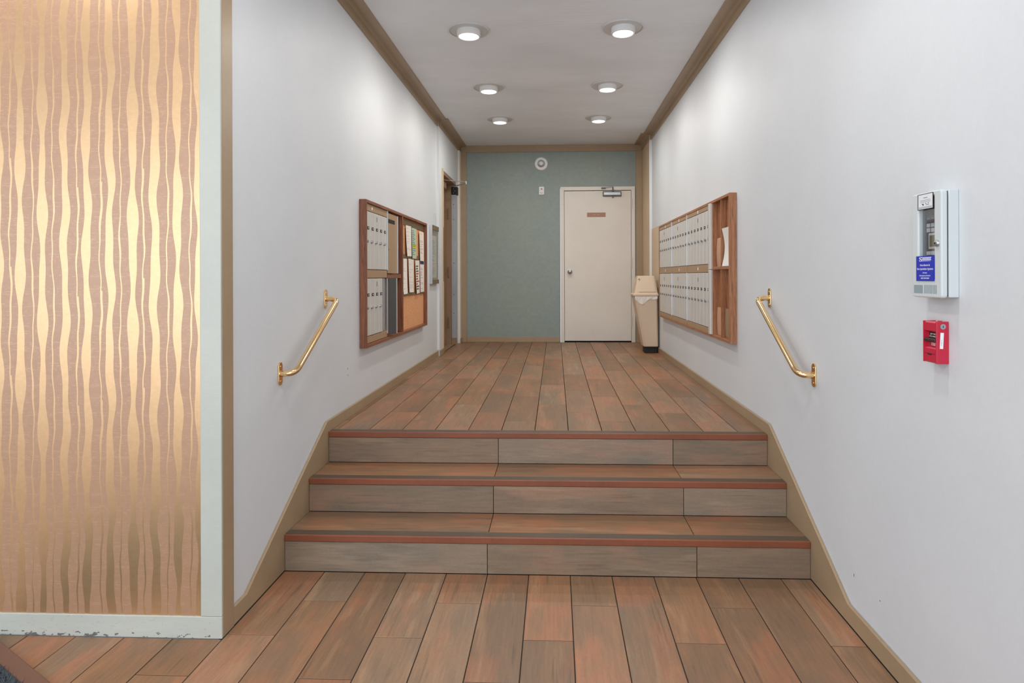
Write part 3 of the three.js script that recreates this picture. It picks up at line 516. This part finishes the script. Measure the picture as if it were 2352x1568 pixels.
{ // fire alarm annunciator
  const zn = -1.935, zf = -2.088, y0 = 1.372, y1 = 1.704, x = WR, t = thing('fire_alarm_panel', 'pale grey fire alarm control box with a blue sticker on its window', 'alarm panel', [x, y0, (zn + zf) / 2]);
  const cy = (y0 + y1) / 2, xf = x - 0.053;
  box('back_box', x - 0.03, x, y0 + 0.002, y1 - 0.001, zf + 0.002, zn, M.panelGrey, t, { r: 0.003 });
  box('seam', x - 0.034, x - 0.03, y0 + 0.006, y1 - 0.006, zf + 0.006, zn - 0.005, M.darkSteel, t);
  // hinged door as a frame round the window
  const wz0 = -1.971, wz1 = -2.056, wy0 = 1.43, wy1 = 1.69;
  const sh = new THREE.Shape(); const rr = 0.012, A = -zf, B = -zn; sh.moveTo(B + rr, y0); sh.lineTo(A - rr, y0); sh.quadraticCurveTo(A, y0, A, y0 + rr); sh.lineTo(A, y1 - rr); sh.quadraticCurveTo(A, y1, A - rr, y1); sh.lineTo(B + rr, y1); sh.quadraticCurveTo(B, y1, B, y1 - rr); sh.lineTo(B, y0 + rr); sh.quadraticCurveTo(B, y0, B + rr, y0);
  const hole = new THREE.Path(); hole.moveTo(-wz0, wy0); hole.lineTo(-wz0, wy1); hole.lineTo(-wz1, wy1); hole.lineTo(-wz1, wy0); hole.lineTo(-wz0, wy0); sh.holes.push(hole);
  const g = new THREE.ExtrudeGeometry(sh, { depth: 0.011, bevelEnabled: true, bevelThickness: 0.004, bevelSize: 0.004, bevelOffset: -0.004, bevelSegments: 2, curveSegments: 5 }); g.rotateY(Math.PI / 2); // x = depth, z = -shape x
  const d = put('front_door', g, M.panelGrey, t, [xf + 0.004, 0, 0]);
  // what lies behind the window
  const k = box('control_board', x - 0.0335, x - 0.0305, wy0, wy1, wz1, wz0, M.panelGrey, t); 
  box('recess_side', x - 0.0375, x - 0.0335, wy0, wy1, wz1, wz1 + 0.012, S('#4c6170', 0.4), k);
  const xb = x - 0.0335; const btn = (z, y, w, h, m) => box('button', xb - 0.0025, xb, y - h / 2, y + h / 2, z - w / 2, z + w / 2, m, k, { r: 0.0006 });
  const bm = S('#aeb9bf', 0.5), lm = S('#7d8990', 0.5);
  for (let c = 0; c < 3; c++) { const z = -2.03 + c * 0.022; btn(z, 1.635, 0.004, 0.006, M.darkSteel); btn(z, 1.622, 0.009, 0.003, lm); btn(z, 1.6, 0.017, 0.012, bm); btn(z, 1.585, 0.017, 0.013, bm); btn(z, 1.512, 0.02, 0.012, bm); }
  const scr = box('display_bezel', xb - 0.003, xb, 1.525, 1.575, -2.028, wz0, bm, k, { r: 0.001 }); box('display', xb - 0.0036, xb - 0.003, 1.532, 1.568, -2.022, wz0 - 0.001, S('#56604f', 0.3), k);
  box('window_pane', xf + 0.006, xf + 0.008, wy0, wy1, wz1, wz0, M.glass, d);
  lathe('key_lock', [[0, 0.008], [0.006, 0.0085], [0.0095, 0.006], [0.0105, 0]], 'x', [xf, 1.54, -1.953], M.steel, d, 20).rotation.z = Math.PI;
  cyl('keyway', 0.0028, 0.001, 'x', [xf - 0.0088, 1.54, -1.953], M.black, d, 10);
  // bottom vent strip
  box('maker_strip', xf - 0.0006, xf + 0.0004, 1.385, 1.411, -2.03, -2.078, S('#93a4aa', 0.45), d);
  for (let i = 0; i < 9; i++) box('vent_slot', xf - 0.0006, xf + 0.0004, 1.385, 1.412, -2.022 + i * 0.0075, -2.0185 + i * 0.0075, S('#8d9ba0', 0.5), d);
  // stickers
  const st = canvasTex(460, 620, (c, w, h) => {
    c.fillStyle = '#2437b8'; c.fillRect(0, 0, w, h); c.fillStyle = '#f4f6ff'; c.textAlign = 'center';
    c.font = 'bold 150px serif'; c.fillText('S', 118, 128); c.fillRect(140, 28, 260, 14); c.fillRect(160, 88, 235, 12); for (let i = 0; i < 9; i++) c.fillRect(168 + i * 25, 46, 14, 40); c.fillRect(140, 116, 240, 9);
    c.font = 'bold 64px sans-serif'; c.fillText('Fire Alarm &', w / 2, 250, 260); c.fillText('Fire Sprinkler System', w / 2, 345, 425); c.font = 'bold 46px sans-serif'; c.fillText('24 Hour', w / 2, 435, 120); c.fillText('Emergency Service', w / 2, 505, 290); c.fillText('(888) 888-8888', w / 2, 570, 220);
  });
  const b = box('blue_sticker', xf - 0.002, xf - 0.0008, 1.424, 1.503, -2.063, -1.968, S('#2437b8', 0.3), d); put('print', faceR(0.093, 0.078), T(st, 0.3), d, [xf - 0.0023, 1.4635, -2.0155]);
  const wt = canvasTex(300, 330, (c, w, h) => { c.fillStyle = '#161616'; c.fillRect(0, 0, w, h); c.fillStyle = '#e8ebf0'; c.fillRect(14, 14, w - 28, h - 28); c.fillStyle = '#5a6068'; c.fillRect(110, 80, 80, 12); for (let i = 0; i < 3; i++) c.fillRect(50, 130 + i * 22, 200, 6); c.fillStyle = '#33363c'; c.fillRect(80, 205, 36, 14); c.fillRect(96, 218, 22, 26); c.fillRect(150, 200, 18, 16); c.fillRect(200, 195, 18, 16); c.fillRect(160, 228, 60, 10); c.fillStyle = '#b9bec6'; c.fillRect(20, 268, w - 40, 40); });
  put('inspection_sticker', faceR(0.083, 0.05), T(wt, 0.4), d, [xf - 0.0012, 1.675, -2.0135]);
}
{ // red pull station
  const zn = -1.985, zf = -2.056, y0 = 1.166, y1 = 1.297, x = WR, xf = x - 0.037, t = thing('fire_pull_station', 'red fire pull station below the alarm panel', 'fire alarm', [x, y0, (zn + zf) / 2]);
  const cz = (zn + zf) / 2;
  // body with a real recess across its face
  const prof = [[x, y0 + 0.004], [xf + 0.004, y0], [xf, y0 + 0.004], [xf, y0 + 0.045], [xf + 0.008, y0 + 0.052], [xf + 0.01, y0 + 0.095], [xf, y0 + 0.101], [xf, y1 - 0.005], [xf + 0.005, y1], [x, y1 - 0.003]];
  const sh = new THREE.Shape(prof.map(([a, b]) => new THREE.Vector2(a - x, b))); const g = new THREE.ExtrudeGeometry(sh, { depth: zn - zf - 0.01, bevelEnabled: false });
  put('body', g, M.red, t, [x, 0, zf + 0.004]);
  box('side_cover', xf - 0.001, x, y0 - 0.0005, y1 + 0.0005, zn - 0.006, zn, M.red, t, { r: 0.002 }); box('side_cover', xf - 0.001, x, y0, y1, zf, zf + 0.004, M.red, t);
  box('hinge_line', xf - 0.0006, xf + 0.002, y0 + 0.028, y0 + 0.0295, zf + 0.006, zn - 0.008, S('#6d1020', 0.5), t); box('finger_notch', xf - 0.0006, xf + 0.002, y0 + 0.024, y0 + 0.028, cz - 0.012, cz + 0.008, M.dark, t);
  const hd = box('pull_handle', xf - 0.003, xf + 0.012, y0 + 0.066, y0 + 0.077, zf + 0.005, zn - 0.007, S('#3a2326', 0.5), t, { r: 0.003 });
  const lt = canvasTex(240, 110, (c, w, h) => { c.fillStyle = '#15100f'; c.fillRect(0, 0, w, h); c.fillStyle = '#f0ece4'; c.textAlign = 'center'; c.font = 'bold 38px sans-serif'; c.fillText('LIFT THEN', w / 2, 46, 180); c.fillText('PULL HANDLE', w / 2, 92, 220); });
  put('instruction_label', faceR(0.044, 0.018), T(lt, 0.5), t, [xf + 0.0068, y0 + 0.0868, cz + 0.006]);
  const ft = canvasTex(160, 90, (c, w, h) => { c.fillStyle = '#c4213f'; c.fillRect(0, 0, w, h); c.fillStyle = '#f6f2ee'; c.textAlign = 'center'; c.font = 'bold 78px sans-serif'; c.fillText('FIRE', w / 2, 72, 120); });
  put('fire_label', faceR(0.03, 0.014), T(ft, 0.4), t, [xf + 0.007, y0 + 0.0585, cz + 0.006]);
  cyl('key_lock', 0.0085, 0.003, 'z', [x - 0.0195, y1 - 0.015, zn + 0.0015], M.steel, t, 24); box('keyway', x - 0.0205, x - 0.0185, y1 - 0.019, y1 - 0.0115, zn + 0.0028, zn + 0.0034, M.black, t);
  const st = canvasTex(80, 380, (c, w, h) => { c.fillStyle = '#f1f4f4'; c.fillRect(0, 0, w, h); c.save(); c.translate(w / 2, h * 0.62); c.rotate(-Math.PI / 2); c.fillStyle = '#8a8f90'; c.textAlign = 'center'; c.font = '34px monospace'; c.fillText('E7M0010', 0, 12, 150); c.restore(); });
  const lb = put('number_label', new THREE.PlaneGeometry(0.0105, 0.05), T(st, 0.5), t, [x - 0.0225, y0 + 0.072, zn + 0.0008]); lb.rotation.z = -0.05;
  cyl('top_screw', 0.006, 0.003, 'y', [x - 0.016, y1 + 0.0005, -2.005], M.red, t, 14);
}

// ================================================================ BIN
{
  const zc = -7.46, t = thing('waste_bin', 'tall tapered beige waste bin with a sloping lid beside the door', 'bin', [1.06, 0.612, zc]);
  const ring = (hw, hd, ch, y, cx, cz) => [[-hw + ch, -hd], [hw - ch, -hd], [hw, -hd + ch], [hw, hd - ch], [hw - ch, hd], [-hw + ch, hd], [-hw, hd - ch], [-hw, -hd + ch]].map(([a, b]) => [cx + a, y, cz + b]);
  const loft = (rings, cap = true) => { const P = [], I = [], n = 8; rings.forEach(r => r.forEach(p => P.push(...p))); for (let k = 0; k < rings.length - 1; k++) for (let i = 0; i < n; i++) { const a = k * n + i, b = k * n + (i + 1) % n; I.push(a, a + n, b, b, a + n, b + n); } if (cap) for (const [o, f] of [[0, 0], [(rings.length - 1) * n, 1]]) for (let i = 1; i < n - 1; i++) f ? I.push(o, o + i + 1, o + i) : I.push(o, o + i, o + i + 1); let g = new THREE.BufferGeometry(); g.setAttribute('position', new THREE.Float32BufferAttribute(P, 3)); g.setIndex(I); g = g.toNonIndexed(); g.computeVertexNormals(); return g; };
  // the body leans out towards the corridor at the top: widths and centres measured along its height
  const B = [[0.612, 0.083, 0.115, 1.118], [0.62, 0.086, 0.118, 1.117], [1.14, 0.127, 0.15, 1.062], [1.215, 0.133, 0.155, 1.056]];
  const body = put('body', loft(B.map(([y, hw, hd, cx]) => ring(hw, hd, 0.016, y, cx, zc))), M.bin, t, [0, 0, 0]);
  for (const s of [1]) put('corner_rib', loft([ring(0.006, 0.006, 0.002, 0.63, 1.118 - 0.07, zc + 0.118), ring(0.007, 0.006, 0.002, 1.12, 1.064 - 0.108, zc + 0.149)]), M.bin, body, [0, 0, 0]);
  const lid = put('lid', loft([ring(0.14, 0.163, 0.016, 1.205, 1.056, zc), ring(0.146, 0.168, 0.018, 1.21, 1.056, zc), ring(0.146, 0.168, 0.018, 1.225, 1.056, zc), ring(0.134, 0.155, 0.018, 1.24, 1.06, zc), ring(0.098, 0.1, 0.014, 1.435, 1.07, zc - 0.02), ring(0.09, 0.092, 0.012, 1.442, 1.07, zc - 0.02)]), M.bin, t, [0, 0, 0]);
  put('lid_panel', loft([ring(0.098, 0.004, 0.002, 1.255, 1.07, zc + 0.152), ring(0.066, 0.004, 0.002, 1.425, 1.078, zc + 0.0855)]), M.bin, lid, [0, 0, 0]); box('lid_latch', 0.975, 0.99, 1.4, 1.408, zc + 0.08, zc + 0.105, M.bronze, lid);
  // liner bag folded over the rim, hanging lower in front
  { const n = 28, P = [], I = []; for (let j = 0; j <= 6; j++) for (let i = 0; i <= n; i++) { const u = i / n, v = j / 6; const hang = 0.085 * (0.3 + 0.75 * Math.exp(-Math.pow((u - 0.32) / 0.26, 2)) + 0.12 * Math.sin(u * 9)); const y = 1.203 - v * hang; const k = (y - 0.62) / (1.215 - 0.62); const hw = lerp(0.086, 0.133, k), hd = lerp(0.118, 0.155, k), cx = lerp(1.117, 1.056, k); P.push(cx - hw + 2 * hw * u, y, zc + hd + 0.007 + 0.004 * Math.sin(u * 21 + v * 2) * v + 0.0015 * Math.sin(u * 47)); }
    for (let j = 0; j < 6; j++) for (let i = 0; i < n; i++) { const a = j * (n + 1) + i; I.push(a, a + n + 1, a + 1, a + 1, a + n + 1, a + n + 2); } const g = new THREE.BufferGeometry(); g.setAttribute('position', new THREE.Float32BufferAttribute(P, 3)); g.setIndex(I); g.computeVertexNormals(); put('bin_liner', g, M.liner, t, [0, 0, 0]).userData.label = 'translucent white bin bag'; }
  const s = thing('bin_shadow_stand', 'low dark stand standing in for the shadow under the beige waste bin', 'stand', [1.12, UP, zc]);
  box('shadow_block', 1.05, 1.19, UP, 0.598, zc - 0.095, zc + 0.095, M.dark, s, { r: 0.003 });  // solid dark block takes the place of the shadow below the bin
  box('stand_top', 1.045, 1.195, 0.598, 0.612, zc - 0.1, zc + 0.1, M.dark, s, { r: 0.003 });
}

// ================================================================ RUG
{
  const ux = 0.862, uz = 0.507, L = 2.0, W = 1.4, P0 = [-2.255, -2.407], c = [P0[0] + ux * L / 2 - uz * W / 2, P0[1] + uz * L / 2 + ux * W / 2];
  const t = thing('rug', 'dark grey shaggy rug with a brown bound edge', 'rug', [c[0], 0, c[1]]); t.rotation.y = -Math.atan2(uz, ux);
  const b = new THREE.Mesh(boxGeo(L - 0.05, 0.008, W - 0.05), M.rugPile); b.name = 'backing'; b.position.y = 0.0045; t.add(b);
  for (const [x, z, w, d] of [[0, -W / 2 + 0.028, L, 0.056], [0, W / 2 - 0.028, L, 0.056], [-L / 2 + 0.028, 0, 0.056, W - 0.112], [L / 2 - 0.028, 0, 0.056, W - 0.112]]) { const e = new THREE.Mesh(boxGeo(w, 0.014, d, 0.005), M.rugEdge); e.name = 'edge_binding'; e.position.set(x, 0.0075, z); e.castShadow = e.receiveShadow = true; t.add(e); }
  const blade = new THREE.ConeGeometry(0.0022, 0.03, 3); blade.translate(0, 0.015, 0); const n = 26000, im = new THREE.InstancedMesh(blade, M.rugPile, n), r = rng(55), m = new THREE.Matrix4(), q = new THREE.Quaternion(), e = new THREE.Euler(), col = new THREE.Color();
  for (let i = 0; i < n; i++) { e.set((r() - 0.3) * 1.5, r() * TAU, (r() - 0.5) * 1.5); q.setFromEuler(e); const s = 0.7 + r() * 0.6; m.compose(new THREE.Vector3((r() - 0.5) * (L - 0.13), 0.008, (r() - 0.5) * (W - 0.13)), q, new THREE.Vector3(s, s, s)); im.setMatrixAt(i, m); const k = 0.5 + r() * 1.2; col.setRGB(k, k, k * 1.04); im.setColorAt(i, col); }
  im.name = 'pile'; im.userData.kind = 'stuff'; im.castShadow = im.receiveShadow = true; t.add(im);
}

// labels of the setting's boards, each one mesh
const boards = {
  trim_1: 'pale sage upright board at the edge of the gold wallpaper', trim_2: 'taupe upright board on the corner beside the sage board',
  trim_3: 'taupe crown moulding above the noticeboard', trim_4: 'short taupe crown moulding above the brown doorway', trim_5: 'long taupe crown moulding above the oak mailbox case', trim_6: 'short taupe crown moulding in the corner above the bin',
  trim_7: 'taupe board along the top of the teal wall', trim_8: 'taupe upright board between teal wall and brown doorway', trim_9: 'taupe upright board between cream door and oak mailbox case',
  baseboard_front_left: 'scuffed pale sage skirting board under the gold wallpaper', baseboard_left: 'taupe skirting board that rakes up the steps under the noticeboard', baseboard_right: 'taupe skirting board that rakes up the steps under the fire panel',
  baseboard_left_far: 'short taupe skirting piece just before the brown doorway', baseboard_left_end: 'short taupe skirting piece past the brown doorway', baseboard_right_far: 'short taupe skirting piece behind the bin', baseboard_back: 'taupe skirting board along the teal wall',
};
for (const o of scene.children) if (boards[o.name]) o.userData = { kind: 'structure', label: boards[o.name], category: o.name.startsWith('trim') ? 'trim' : 'baseboard' };
scene.traverse(o => { if (o.isMesh) o.castShadow = o.receiveShadow = true; });
renderer.render(scene, camera);
